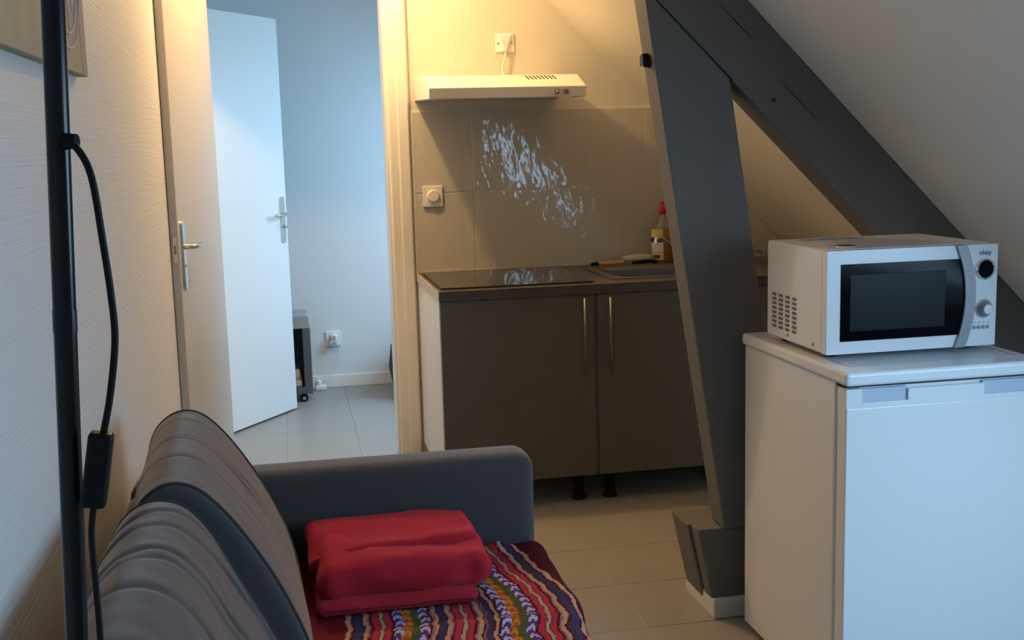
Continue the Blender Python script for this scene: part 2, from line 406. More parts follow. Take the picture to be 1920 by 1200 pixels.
# ================================================================= TIMBER FRAME
def beam_post():
    y0, y1 = 3.0, 3.095
    t = thing('timber_post', 'leaning grey painted timber post between the sink and fridge', 'post', (1.25, 3.1, 0))
    XL = lambda z: 1.224-.150*z          # left edge of the front face
    XR = lambda z: 1.430-.150*z
    def top(xf): # intersection of the edge with the rafter's lower line x+z=2.735
        z = 1.0
        for _ in range(30): z = 2.735-xf(z)
        return z
    # hidden part goes on up behind the frame edge
    zl, zr = 2.30, top(XR)
    zc = top(XL)
    poly = [(XL(.27), .27), (XR(.27), .27), (XR(zr), zr), (XL(zc), zc)]
    bm = prism(poly, 'Y', y0, y1, bev=.004)
    obj('shaft', bm, 'beam', t)
    # foot: two cheeks with a dark joint, white plinth round it
    # rear cheek (stands out to the left)
    v = bmesh.new()
    add_prism(v, [(1.155, .03), (1.47, .03), (1.44, .262), (1.105, .262)], 'Y', 3.092, 3.235, bev=.004)
    obj('foot_cheek', v, 'beam', t)
    v = bmesh.new()
    add_prism(v, [(1.160, .03), (1.47, .03), (1.44, .268), (1.112, .268)], 'Y', 3.018, 3.084, bev=.005)
    obj('foot_cheek', v, 'beam', t)
    v = bmesh.new(); add_prism(v, [(1.168, .03), (1.47, .03), (1.44, .24), (1.135, .24)], 'Y', 3.083, 3.093); obj('joint_gap', v, 'dark', t)
    v = bmesh.new(); add_box(v, 1.154, 1.50, 3.004, 3.245, 0, .060, bev=.004); obj('plinth', v, 'plinth', t)
    # bolt head
    bt = bmesh.new(); add_cyl(bt, (.998, 3.045, 1.585), (.975, 3.045, 1.588), .019, .017, seg=6); add_prism(bt, [(3.03, 1.572), (3.062, 1.575), (3.06, 1.602), (3.034, 1.606)], 'X', .965, .98)
    obj('bolt_head', bt, 'black_plastic', t)
    return t
beam_post()
def rafter():
    t = thing('timber_rafter', 'grey painted rafter running down under the sloping ceiling', 'beam', (1.6, 3.05, 1.1))
    lo, hi = 2.735, 2.988
    # the strip between x+z=lo and x+z=hi, from upper left to lower right
    def P(x, s): return (x, s-x)
    poly = [P(.62, lo), P(2.445, lo), P(2.445, hi), P(.62+.16, hi)]
    bm = prism(poly, 'Y', 3.0, 3.115, bev=.004)
    obj('timber', bm, 'beam', t)
    # drying cracks
    for (x, s, L, wd) in ((1.17, 2.90, .10, .0016), (1.34, 2.872, .12, .0014), (1.02, 2.88, .1, .0012)):
        cr = bmesh.new(); add_prism(cr, [(x, s-x), (x+L*.5, s-x-L*.5+wd), (x+L, s-x-L), (x+L*.5, s-x-L*.5-wd)], 'Y', 2.9985, 3.002); obj('drying_crack', cr, 'dark', t)
    k = bmesh.new(); add_cyl(k, (1.325, 2.9988, 1.475), (1.325, 3.002, 1.475), .006, seg=8); obj('knot', k, 'dark', t)
    # thin joint line where the post meets the rafter
    j = bmesh.new(); add_prism(j, [(.97, 2.735-.97-.002), (1.205, 2.735-1.205-.002), (1.205, 2.735-1.205+.003), (.97, 2.735-.97+.001)], 'Y', 2.9985, 3.003); obj('joint_line', j, 'dark', t)
rafter()

# ================================================================= KITCHEN
def cabinets():
    g = 'kitchen base cabinets'
    def unit(xa, xb, label, handle_x, doorname=True, left_side=False):
        t = thing('base_cabinet', label, 'cabinet', ((xa+xb)/2, 4.5, 0), g)
        b = bmesh.new()
        add_box(b, xa, xa+.018, 4.195, YK-.01, .11, .81, bev=.001); add_box(b, xb-.018, xb, 4.195, YK-.01, .11, .81); add_box(b, xa+.018, xb-.018, 4.195, YK-.01, .11, .128); add_box(b, xa+.018, xb-.018, YK-.02, YK-.01, .128, .81); add_box(b, xa+.018, xb-.018, 4.195, 4.29, .79, .81)
        obj('carcass', b, 'cab_side', t)
        d = obj('door', box(xa+.002, xb-.002, 4.175, 4.193, .108, .8095, bev=.0015), 'cab', t)
        if handle_x:
            h = bmesh.new(); hy = 4.143
            add_cyl(h, (handle_x, hy, .505), (handle_x, hy, .80), .0058, seg=12)
            for z in (.535, .77): add_cyl(h, (handle_x, hy, z), (handle_x, 4.176, z), .004, seg=8)
            obj('bar_handle', h, 'steel', d, smooth=True)
        for x in (xa+.06, xb-.06):
            for y in (4.24, 4.80):
                l = bmesh.new(); lathe([(.021, .012), (.021, .105), (.026, .108), (.026, .112), (0, .112)], (x, y, 0), bm=l, seg=14); lathe([(0, 0), (.029, 0), (.029, .008), (.021, .024)], (x, y, 0), bm=l, seg=14)
                obj('leg', l, 'black_plastic', t, smooth=True)
        return t
    unit(.541, 1.131, 'left grey-brown base cabinet under the hob', 1.084)
    unit(1.137, 1.735, 'grey-brown base cabinet under the sink', 1.184)
    unit(1.739, 2.06, 'narrow dark base cabinet behind the leaning post', None)
cabinets()
# worktop with a cut-out for the sink
SX0, SX1, SY0, SY1 = 1.245, 1.70, 4.285, 4.70
wt = thing('worktop', 'dark slate-look worktop over the base cabinets', 'worktop', (1.3, 4.5, .81))
b = bmesh.new()
for (xa, xb, ya, yb) in ((.539, SX0, 4.165, YK-.006), (SX1, 2.20, 4.165, YK-.006), (SX0, SX1, 4.165, SY0), (SX0, SX1, SY1, YK-.006)):
    add_box(b, xa, xb, ya, yb, .812, .848)
bmesh.ops.remove_doubles(b, verts=b.verts, dist=1e-5)
obj('slab', b, 'worktop', wt)
obj('edge_band', box(.536, .539, 4.165, YK-.006, .812, .848), 'edge', wt)
obj('edge_band', box(.536, 2.20, 4.163, 4.165, .8455, .8485), 'worktop', wt)
# sealing strip
obj('sealing_strip', box(.54, 2.15, YK-.014, YK-.008, .848, .853), 'edge', wt)
# hob
hb = thing('ceramic_hob', 'black glass hob set into the left of the worktop', 'hob', (.85, 4.5, .848))
obj('hob_frame', box(.553, 1.142, 4.222, 4.775, .8482, .8515, bev=.0006), 'dark', hb)
obj('hob_glass', box(.556, 1.139, 4.226, 4.772, .8518, .8545, bev=.0008), 'glass_hob', hb)
for (x, y, r) in ((.70, 4.62, .09), (.98, 4.62, .075), (.70, 4.37, .075), (.98, 4.37, .09)):
    hz = tube([(x+r*math.cos(k*2*math.pi/40), y+r*math.sin(k*2*math.pi/40), .8545) for k in range(40)], .0006, seg=4, smooth=False, closed=True); obj('cooking_zone_ring', hz, 'grey_rubber', hb)
# sink
sk = thing('steel_sink', 'stainless steel sink set into the worktop beside the post', 'sink', (1.47, 4.5, .848))
rim = bmesh.new()
X0, X1, Y0, Y1 = 1.228, 1.73, 4.272, 4.722
def rrect(xa, xb, ya, yb, r, z, n=6):
    pts = []
    for (cx, cy, a0) in ((xb-r, yb-r, 0), (xa+r, yb-r, 90), (xa+r, ya+r, 180), (xb-r, ya+r, 270)):
        for k in range(n+1): t = math.radians(a0+90*k/n); pts.append((cx+r*math.cos(t), cy+r*math.sin(t), z))
    return pts
rings = [rrect(X0, X1, Y0, Y1, .01, .8485), rrect(X0, X1, Y0, Y1, .01, .8535), rrect(X0+.006, X1-.006, Y0+.006, Y1-.006, .012, .8555), rrect(X0+.038, X1-.035, Y0+.022, Y1-.075, .05, .8545),
         rrect(X0+.045, X1-.042, Y0+.028, Y1-.082, .048, .845), rrect(X0+.055, X1-.052, Y0+.04, Y1-.092, .045, .74), rrect(X0+.075, X1-.07, Y0+.06, Y1-.11, .04, .722)]
vr = [[rim.verts.new(p) for p in R] for R in rings]
for A, B in zip(vr, vr[1:]):
    for k in range(len(A)): q = (k+1) % len(A); rim.faces.new((A[k], A[q], B[q], B[k]))
rim.faces.new(vr[-1])
obj('basin', rim, 'steel', sk, smooth=False)
dr = cyl((1.47, 4.48, .722), (1.47, 4.48, .7245), .03, seg=20); obj('drain', dr, 'chrome', sk)
# tap
tp = thing('chrome_tap', 'chrome mixer tap partly hidden behind the timber post', 'tap', (1.66, 4.69, .8545))
b = bmesh.new(); lathe([(0, 0), (.026, 0), (.026, .006), (.02, .012), (.019, .075), (.012, .085), (0, .085)], (1.665, 4.69, .8555), bm=b); obj('tap_body', b, 'chrome', tp, smooth=True)
b = tube([(1.665, 4.69, .90), (1.63, 4.665, .915), (1.575, 4.625, .95), (1.53, 4.60, .975), (1.512, 4.59, .972), (1.508, 4.588, .955)], .0085); obj('spout', b, 'chrome', tp, smooth=True)
b = cyl((1.508, 4.588, .957), (1.507, 4.588, .948), .0105, seg=14); obj('aerator', b, 'white_plastic', tp, smooth=False)
b = tube([(1.665, 4.69, .94), (1.68, 4.68, .955), (1.72, 4.65, .965)], .006); obj('tap_lever', b, 'chrome', tp, smooth=True)
# washing-up bottle
wu = thing('washing_up_bottle', 'amber washing-up liquid bottle with red cap behind the sink', 'bottle', (1.605, 4.79, .8485))
bc = (1.605, 4.79, .849)
def oval(prof, c, sx, sy, bm):
    lathe(prof, (0, 0, 0), bm=bm, seg=24)
    for v in bm.verts: v.co = Vector((v.co.x*sx+c[0], v.co.y*sy+c[1], v.co.z+c[2]))
    return bm
b = bmesh.new(); oval([(0, .0), (.046, .0), (.050, .008), (.050, .11), (.0445, .148), (0, .148)], bc, .97, .66, b); obj('liquid', b, 'amber', wu, smooth=True)
b = bmesh.new(); oval([(.0445, .1482), (.028, .19), (.016, .205), (.014, .225), (0, .225)], bc, .97, .66, b); obj('bottle_body', b, 'clear', wu, smooth=True)
b = bmesh.new(); lathe([(0, .215), (.017, .215), (.017, .238), (.010, .245), (.008, .262), (.005, .268), (0, .268)], bc, bm=b); obj('cap', b, 'redcap', wu, smooth=True)
lb = bmesh.new()
def label_piece(z0, z1, a0, a1, material, r=1.012):
    q = bmesh.new(); N = 8; A = []; B = []
    for k in range(N+1):
        t = math.radians(a0+(a1-a0)*k/N)
        p = (bc[0]+.0485*r*math.cos(t), bc[1]+.033*r*math.sin(t))
        A.append(q.verts.new((*p, bc[2]+z0))); B.append(q.verts.new((*p, bc[2]+z1)))
    for k in range(N): q.faces.new((A[k], A[k+1], B[k+1], B[k]))
    obj('label', q, material, wu)
label_piece(.115, .150, 175, 260, 'label_y', 1.02); label_piece(.095, .112, 175, 262, 'label_d', 1.03); label_piece(.05, .092, 175, 262, 'label_w', 1.03); label_piece(.016, .048, 178, 262, 'label_y', 1.03); label_piece(.024, .038, 195, 245, 'label_d', 1.05)
# dish brush
br = thing('dish_brush', 'wooden dish brush with black tip lying behind the sink', 'brush', (1.35, 4.748, .8565))
b = tube([(1.300, 4.742, .864), (1.36, 4.744, .864), (1.415, 4.748, .865)], .0085, seg=10); obj('handle', b, 'wood', br, smooth=True)
b = tube([(1.268, 4.740, .8625), (1.285, 4.741, .864), (1.302, 4.742, .864)], lambda t: .005+.004*t, seg=8); obj('handle_tip', b, 'black_plastic', br, smooth=True)
b = bmesh.new(); lathe([(0, -.075), (.010, -.07), (.015, -.04), (.019, 0), (.017, .04), (.010, .07), (0, .075)], (1.485, 4.762, .878), axis='X', bm=b); obj('bristle_head', b, 'bristle', br, smooth=True)
b = bmesh.new(); add_prism(b, [(1.45, .8565), (1.57, .8565), (1.565, .868), (1.51, .873), (1.455, .866)], 'Y', 4.735, 4.748, bev=.002); 
sp = obj('scouring_pad', b, 'black_plastic'); tag(sp, 'thin black scouring pad in front of the dish brush', 'scouring pad')
# small wire rack right of the post
wr = thing('wire_rack', 'small dark wire rack on the worktop right of the post', 'rack', (1.95, 4.7, .8485))
for zz in (.853, .89):
    b = tube([(1.86, 4.60, zz), (1.93, 4.62, zz+.01), (2.02, 4.64, zz), (2.04, 4.74, zz), (1.86, 4.74, zz), (1.86, 4.60, zz)], .0022, seg=6, smooth=False); obj('wire', b, 'grey_rubber', wr)
for (x, y) in ((1.86, 4.60), (2.02, 4.64), (2.04, 4.74), (1.86, 4.74)):
    obj('wire_upright', cyl((x, y, .8485), (x, y, .89), .0022, seg=6), 'grey_rubber', wr)

# extractor hood
hd = thing('extractor_hood', 'white slim extractor hood mounted above the hob', 'extractor hood', (.86, 4.6, 1.55))
HX0, HX1 = .557, 1.166
b = prism([(4.386, 1.552), (YK, 1.566), (YK, 1.652), (4.515, 1.645), (4.379, 1.593)], 'X', HX0, HX1, bev=.003)
hbod = obj('hood_body', b, 'hood', hd)
obj('filter_panel', prism([(4.39, 1.5508), (4.86, 1.5640), (4.86, 1.5660), (4.39, 1.5535)], 'X', HX0+.02, HX1-.02), 'hood_under', hd)
def on_slope(x, s, d=0): # s 0..1 along sloped panel
    y = 4.383+(4.515-4.383)*s; z = 1.593+(1.645-1.593)*s
    nrm = Vector((0, -.366, .93)); return Vector((x, y, z))+nrm*d
for k in range(8):
    x = .949+k*.0152; q = bmesh.new(); sh = -.012
    P4 = [on_slope(x+.012, .42, .0006), on_slope(x+.0185, .42, .0006), on_slope(x+.0065, .92, .0006), on_slope(x, .92, .0006)]
    Q4 = [p-Vector((0, -.366, .93))*.003 for p in P4]
    A = [q.verts.new(p) for p in P4]; B = [q.verts.new(p) for p in Q4]
    q.faces.new(A); q.faces.new(B[::-1])
    for i in range(4): j = (i+1) % 4; q.faces.new((A[i], B[i], B[j], A[j]))
    obj('vent_slot', q, 'dark', hbod)
q = cyl(on_slope(.938, .85, -.001), on_slope(.938, .85, .0015), .003, seg=8); obj('indicator', q, 'ink', hbod)
for x in (1.047, 1.083):
    sw = obj('rocker_switch', box(x-.010, x+.010, 4.368, 4.380, 1.563, 1.581, bev=.0015), 'grey_rubber', hd)
    obj('rocker', box(x-.004, x+.005, 4.3655, 4.369, 1.569, 1.577, bev=.001), 'white_plastic' if x < 1.06 else 'grey_rubber', sw)
obj('lamp_cover', box(1.065, 1.11, 4.385, 4.43, 1.546, 1.554, bev=.002), 'white_plastic', hd)
# cable outlet above the hood
co = thing('cable_outlet', 'white cable outlet box above the extractor hood', 'socket', (.946, YK, 1.80))
obj('backplate', box(.906, .986, YK-.006, YK, 1.760, 1.838, bev=.002), 'white_plastic', co)
q = bmesh.new()
tri = [(.915, 1.834), (.978, 1.834), (.962, 1.79), (.950, 1.765), (.930, 1.765)]
v0 = [q.verts.new((p[0], YK-.006, p[1])) for p in tri]
v1 = [q.verts.new((.946+(p[0]-.946)*.75, YK-.016-(.012 if p[1] < 1.78 else 0), p[1]+(-.004 if p[1] > 1.8 else 0))) for p in tri]
q.faces.new(v1[::-1])
for i in range(5): j = (i+1) % 5; q.faces.new((v0[i], v0[j], v1[j], v1[i]))
obj('cable_cover', q, 'white_plastic', co)
for x in (.918, .975): obj('screw', cyl((x, YK-.007, 1.797), (x, YK-.0065-.003, 1.797), .0035, seg=8), 'grey_rubber', co)
hc = tube([(.946, YK-.012, 1.765), (.944, YK-.02, 1.74), (.932, YK-.022, 1.71), (.929, YK-.03, 1.68), (.932, YK-.05, 1.652)], .0042); obj('power_cable', hc, 'white_plastic', co, smooth=True)
# dimmer switch on the tiles
ds = thing('dimmer_switch', 'square white dimmer switch with round knob on the tiles', 'switch', (.618, YK, 1.17))
obj('switch_plate', box(.576, .660, YK-.018, YK-.0075, 1.125, 1.213, bev=.003), 'white_plastic', ds)
b = bmesh.new(); lathe([(0, .012), (.022, .012), (.026, .008), (.027, 0)], (0, 0, 0), bm=b); b.transform(Matrix.Translation((.619, YK-.018, 1.171)) @ Matrix.Rotation(math.pi/2, 4, 'X')); obj('dial', b, 'white_plastic', ds, smooth=False)

# kitchen ceiling lamp (above the frame, lights the kitchen)
LP = Vector((.215, 4.42, 2.40))
cl = thing('ceiling_lamp', 'bare warm bulb in a white ceiling socket above the hob', 'lamp', (LP.x, LP.y, 2.5))
b = bmesh.new(); lathe([(0, 2.5), (.045, 2.5), (.04, 2.48), (.018, 2.475), (.018, 2.455), (0, 2.455)], (LP.x, LP.y, 0), bm=b); obj('socket', b, 'white_plastic', cl, smooth=False)
b = bmesh.new(); lathe([(.014, .055), (.016, .045), (.028, .015), (.03, 0), (.026, -.016), (.014, -.027), (0, -.03)], LP, bm=b); bo = obj('bulb', b, 'bulb', cl, smooth=True)
bo.visible_shadow = True
pl = bpy.data.lights.new('bulb_light', 'POINT'); pl.energy = 41; pl.color = (1.0, .62, .26); pl.shadow_soft_size = .032
po = bpy.data.objects.new('bulb_light', pl); C.objects.link(po); po.parent = cl; po.location = LP-Vector((0, 0, .075))-ORG[cl.name]

# ================================================================= FRIDGE + MICROWAVE
fg = thing('fridge', 'small white under-counter fridge carrying the microwave', 'fridge', (1.46, 2.63, 0))
FX0, FX1, FY0, FY1 = 1.218, 1.708, 2.405, 2.935
obj('cabinet_body', box(FX0, FX1, FY0, FY1, .02, .815, bev=.004), 'appl', fg)
for (x, y) in ((FX0+.05, FY0+.05), (FX1-.05, FY0+.05), (FX0+.05, FY1-.05), (FX1-.05, FY1-.05)): obj('foot', cyl((x, y, 0), (x, y, .022), .018, seg=14), 'black_plastic', fg)
lid = obj('top_lid', box(FX0-.010, FX1+.004, 2.333, FY1, .817, .849, bev=.009, seg=4), 'appl2', fg, smooth=False)
tp_ = bmesh.new()
tube([(FX0+.03, 2.40, .849), (FX1-.03, 2.40, .849), (FX1-.03, 2.90, .849), (FX0+.03, 2.90, .849)], .0012, seg=6, smooth=False, closed=True, bm=tp_); obj('lid_groove', tp_, 'gasket', lid)
obj('lid_gap', box(FX0+.004, FX1-.004, 2.368, 2.404, .8075, .8185), 'dark', fg)
obj('gasket', box(FX0+.008, FX1-.008, 2.388, 2.406, .05, .80), 'gasket', fg)
dr_ = bmesh.new()
add_box(dr_, FX0-.002, FX1+.002, 2.345, 2.389, .045, .7645, bev=.003, seg=2)
dro = obj('door', dr_, 'appl', fg)
# handle strip along the top of the door with two recesses
st = bmesh.new()
z0, z1 = .764, .8085
add_box(st, FX0-.002, FX1+.002, 2.362, 2.389, z0, z1, bev=.001)
for (xa, xb, za, zb) in ((FX0-.002, FX0+.035, z0, z1), (FX0+.15, FX1-.15, z0+.012, z1-.006), (FX1-.035, FX1+.002, z0, z1)): add_box(st, xa, xb, 2.345, 2.3625, za, zb)
add_box(st, FX0+.035, FX1-.035, 2.345, 2.3625, z0, z0+.012)
obj('handle_strip', st, 'appl2', dro)
for (xa, xb) in ((FX0+.035, FX0+.150), (FX1-.150, FX1-.035)):
    obj('handle_recess', box(xa, xb, 2.352, 2.3625, z0+.012, z1-.002, bev=.001), 'recess', dro)

mw = thing('microwave', 'white microwave oven with black glass door on the fridge', 'microwave', (1.45, 2.65, .85))
MX0, MX1, MY0, MY1, MZ0, MZ1 = 1.231, 1.668, 2.503, 2.82, .863, 1.110
obj('casing', box(MX0, MX1, MY0, MY1, MZ0, MZ1, bev=.006, seg=3), 'appl', mw)
for (x, y) in ((MX0+.04, MY0+.04), (MX1-.04, MY0+.04), (MX0+.04, MY1-.04), (MX1-.04, MY1-.04)): obj('foot', cyl((x, y, .8495), (x, y, .865), .014, seg=12), 'black_plastic', mw)
YF = 2.472
XH = 1.572  # hinge side of the handle strip
# handle strip is bowed: x offset as function of height
def bow(z): t = (z-MZ0)/(MZ1-MZ0); return .026*(4*t*(1-t))-.010
def bowstrip(xa, wd0, wd1, y0, y1, name, material, parent, z0=MZ0+.002, z1=MZ1-.001, left=None, n=14):
    b = bmesh.new(); R = []
    for k in range(n+1):
        z = z0+(z1-z0)*k/n
        xl = left if left is not None else xa+bow(z)-wd0
        xr = xa+bow(z)+wd1
        R.append([b.verts.new((xl, y0, z)), b.verts.new((xr, y0, z)), b.verts.new((xr, y1, z)), b.verts.new((xl, y1, z))])
    for A, B in zip(R, R[1:]):
        for i in range(4): j = (i+1) % 4; b.faces.new((A[i], A[j], B[j], B[i]))
    b.faces.new(R[0]); b.faces.new(R[-1])
    return obj(name, b, material, parent)
mdoor = bowstrip(XH, 0, -.006, YF, MY0-.005, 'door_frame', 'appl2', mw, left=MX0-.003)
# black glass panel (right edge follows the handle)
glass = bowstrip(XH, 0, -.008, YF-.002, YF+.004, 'door_glass', 'glass_black', mdoor, z0=.895, z1=1.077, left=1.262)
obj('window_screen', box(1.285, 1.53, YF-.0028, YF+.001, .918, 1.052, bev=.0008), 'window_mesh', glass)
bowstrip(XH, .008, .019, YF-.008, MY0-.005, 'door_handle', 'silver', mw)
# control panel
pb = bmesh.new(); R = []
for k in range(15):
    z = MZ0+.002+(MZ1-.001-MZ0-.002)*k/14
    R.append([pb.verts.new((XH+bow(z)+.0195, YF, z)), pb.verts.new((MX1-.002, YF, z)), pb.verts.new((MX1-.002, MY0-.005, z)), pb.verts.new((XH+bow(z)+.0195, MY0-.005, z))])
for A, B in zip(R, R[1:]):
    for i in range(4): j = (i+1) % 4; pb.faces.new((A[i], A[j], B[j], B[i]))
pb.faces.new(R[0]); pb.faces.new(R[-1])
cp = obj('control_panel', pb, 'appl2', mw)
obj('front_gap', box(MX0+.004, MX1-.004, MY0-.006, MY0+.003, MZ0+.004, MZ1-.004), 'vent', mw)
def disc(name, c, r, d, material, parent, prof=None):
    b = bmesh.new(); lathe(prof or [(0, d), (r*.92, d), (r, d*.8), (r, 0)], (0, 0, 0), bm=b, seg=28)
    b.transform(Matrix.Translation(c) @ Matrix.Rotation(math.pi/2, 4, 'X')); return obj(name, b, material, parent, smooth=False)
KX_ = 1.633
dsp = disc('display_bezel', (KX_, YF, 1.050), .0255, .006, 'chrome', cp, [(.0255, 0), (.0255, .004), (.022, .007), (.0195, .004), (0, .004)])
disc('display', (KX_, YF-.0042, 1.050), .0195, .0012, 'glass_black', dsp)
kr = disc('knob_ring', (KX_, YF, .955), .0225, .002, 'silver', cp)
disc('knob', (KX_, YF-.002, .955), .018, .017, 'silver', kr, [(0, .017), (.0125, .017), (.0135, .015), (.0155, .004), (.0185, .0)])
disc('knob_cap', (KX_, YF-.019, .955), .011, .0012, 'appl2', kr)
for k in range(4): disc('button', (KX_-.0235+k*.0118, YF, .910), .0043, .003, 'silver', cp)
for k in range(4): obj('button_print', box(KX_-.026+k*.0118, KX_-.020+k*.0118, YF-.0006, YF, .9205, .9225), 'gasket', cp)
tx = bpy.data.curves.new('logo', 'FONT'); tx.body = 'elsay'; tx.size = .0165; tx.align_x = 'CENTER'; tx.extrude = .0004
tmp = bpy.data.objects.new('tmp_logo', tx); C.objects.link(tmp)
dg = bpy.context.evaluated_depsgraph_get(); lm = bpy.data.meshes.new_from_object(tmp.evaluated_get(dg)); bpy.data.objects.remove(tmp)
lm.transform(Matrix.Translation((KX_, YF-.0005, 1.0845)) @ Matrix.Rotation(math.pi/2, 4, 'X')); lm.materials.clear(); lm.materials.append(M['ink'])
link('brand_lettering', lm, cp)
# side vents: 4 columns of 8 louvres
lv = None
for c_ in range(4):
    for k in range(8):
        y = 2.772-c_*.0395+.0; z = .975-k*.0118-c_*.0
        if lv is None:
            b = bmesh.new(); pts = [(-.013, 0), (-.010, .0035), (.010, .0035), (.013, 0), (.010, -.0035), (-.010, -.0035)]
            add_prism(b, pts, 'X', -.0012, .002); lv = bpy.data.meshes.new('vent_slot'); b.to_mesh(lv); b.free(); lv.materials.append(M['vent'])
        link('vent_slot', lv, mw, (MX0, y, z))
for y in (2.69, 2.548): obj('screw', cyl((MX0-.002, y, .879), (MX0+.002, y, .879), .004, seg=8), 'silver', mw)
obj('label', box(1.30, 1.46, 2.74, 2.79, MZ1, MZ1+.0006), 'sticker', mw)
b = bmesh.new(); lathe([(0, 0), (.028, 0), (.026, .003), (.018, .004), (0, .003)], (1.315, 2.56, MZ1), bm=b); rg = obj('small_glass_dish', b, 'chrome', None, smooth=False); tag(rg, 'tiny shiny metal dish lying on top of the microwave', 'dish')

# ================================================================= SOFA
sf = thing('sofa', 'dark grey two-seat fabric sofa along the left wall', 'sofa', (.06, 1.95, 0))
AY0, AY1 = 2.595, 2.728; NY0, NY1 = 1.215, 1.345
SXB, SXF = -.376, .552
def soft_box(x0, x1, y0, y1, z0, z1, r, seg=5, cuts=0):
    b = bmesh.new(); add_box(b, x0, x1, y0, y1, z0, z1, bev=r, seg=seg); return b
for (a0, a1) in ((AY0, AY1), (NY0, NY1)):
    o = obj('armrest', soft_box(SXB, SXF, a0, a1, .07, .648, .042), 'arm', sf, smooth=True)
obj('base_frame', box(SXB, SXF-.02, NY1, AY0, .09, .28, bev=.01), 'arm', sf)
obj('back_frame', soft_box(SXB, SXB+.075, NY1, AY0, .28, .63, .03), 'arm', sf, smooth=True)
for (x, y) in ((SXB+.08, NY0+.06), (SXF-.08, NY0+.06), (SXB+.08, AY1-.06), (SXF-.08, AY1-.06)): obj('leg', cyl((x, y, 0), (x, y, .09), .02, .026, seg=14), 'black_plastic', sf)
SM = (NY1+AY0)/2
for (a0, a1) in ((NY1+.004, SM-.002), (SM+.002, AY0-.004)):
    obj('seat_cushion', soft_box(SXB+.10, SXF-.004, a0, a1, .282, .418, .04), 'arm', sf, smooth=True)
def spline_ring(pts, n):
    P = [Vector((p[0], p[1], 0)) for p in pts]; N = len(P); out = []
    per = n//N
    for i in range(N):
        p0, p1, p2, p3 = P[i-1], P[i], P[(i+1) % N], P[(i+2) % N]
        for k in range(per):
            t = k/per; q = .5*((2*p1)+(-p0+p2)*t+(2*p0-5*p1+4*p2-p3)*t*t+(-p0+3*p1-3*p2+p3)*t**3); out.append((q.x, q.y))
    return out
def back_cushion(y0, y1, prof, seed, creases, lift=0.0, tilt=0.0):
    ring = spline_ring(prof, len(prof)*8); cx = sum(p[0] for p in ring)/len(ring); cz = sum(p[1] for p in ring)/len(ring)
    b = bmesh.new(); NS = 150; rows = []
    for s in range(NS+1):
        t = s/NS; e = min(t, 1-t)*(y1-y0)           # distance from the end
        R = .028; k = 1.0
        if e < R: k = 1-(.10)*(1-math.sqrt(max(0, 1-((R-e)/R)**2)))
        puff = 1+.035*math.sin(math.pi*t)
        y = y0+(y1-y0)*t; row = []
        for (x, z) in ring:
            kk = k*puff; px = cx+(x-cx)*kk; pz = cz+(z-cz)*(k*(1+.02*math.sin(math.pi*t)))
            # front/top wrinkles
            f = max(0, min(1, (z-.50)/.15))
            d = 0
            for (cy, wd, dp, sk) in creases:
                yy = y-cy-sk*(x-cx); yy += .012*noise.noise(Vector((x*8, z*8, cy*20))); d -= dp*math.exp(-(yy/wd)**2); d += dp*.35*math.exp(-((yy-3*wd)/(2.2*wd))**2)
            d *= f*(.45+.75*abs(noise.noise(Vector((x*7+seed, y*3, z*7)))))
            d += .008*noise.noise(Vector((x*6+seed, y*5, z*6)))
            d += .002*noise.noise(Vector((x*14+seed, y*22+x*9, z*14)))*f
            nx, nz = x-cx, z-cz; L = math.hypot(nx, nz) or 1
            fade = min(1, e/.05)
            px += nx/L*d*fade; pz += nz/L*d*fade
            row.append(b.verts.new((px+tilt*(y-y0), y, pz+lift)))
        rows.append(row)
    n = len(ring)
    for A, B in zip(rows, rows[1:]):
        for k in range(n): q = (k+1) % n; b.faces.new((A[k], A[q], B[q], B[k]))
    for row, yy in ((rows[0], y0-.012), (rows[-1], y1+.006)):
        prev = row
        for sc in (.9, .6, .25):
            c0 = Vector((sum(v.co.x for v in row)/n, 0, sum(v.co.z for v in row)/n)); R2 = []
            for v in row:
                yy2 = v.co.y+(yy-v.co.y)*(1-sc**2)
                R2.append(b.verts.new((c0.x+(v.co.x-c0.x)*sc, yy2, c0.z+(v.co.z-c0.z)*sc)))
            for k in range(n): q = (k+1) % n; b.faces.new((prev[k], prev[q], R2[q], R2[k]))
            prev = R2
        b.faces.new(prev)
    pipe = [v.co.copy() for v in rows[4]]; pipe2 = [v.co.copy() for v in rows[-5]]
    o = obj('back_cushion', b, 'sofa', sf, smooth=True)
    for pp in (pipe, pipe2):
        cc = Vector((sum(p.x for p in pp)/n, pp[0].y, sum(p.z for p in pp)/n))
        pp = [cc+(p-cc)*1.004 for p in pp]
        obj('piping', tube(pp, .0035, seg=6, smooth=False, closed=True), 'pipe', o, smooth=True)
    return o
prof_far = [(-.285, .425), (-.30, .55), (-.30, .68), (-.28, .765), (-.237, .808), (-.187, .810), (-.138, .768), (-.078, .68), (-.028, .58), (.005, .49), (.0, .43), (-.135, .415)]
back_cushion(SM+.004, AY0-.006, prof_far, 1.3, [(2.18, .006, .0025, .2), (2.315, .005, .0035, .15), (2.345, .005, .003, .2), (2.47, .006, .0025, .15)], tilt=-.045)
prof_near = [(-.30, .425), (-.315, .55), (-.325, .675), (-.30, .757), (-.255, .797), (-.20, .79), (-.155, .74), (-.11, .65), (-.065, .565), (-.035, .49), (-.04, .43), (-.17, .415)]
back_cushion(NY1+.006, SM-.010, prof_near, 7.7, [(1.895, .006, .005, .3), (1.83, .007, .006, .55), (1.715, .006, .006, .35), (1.675, .006, .004, .45), (1.56, .008, .005, .3)])

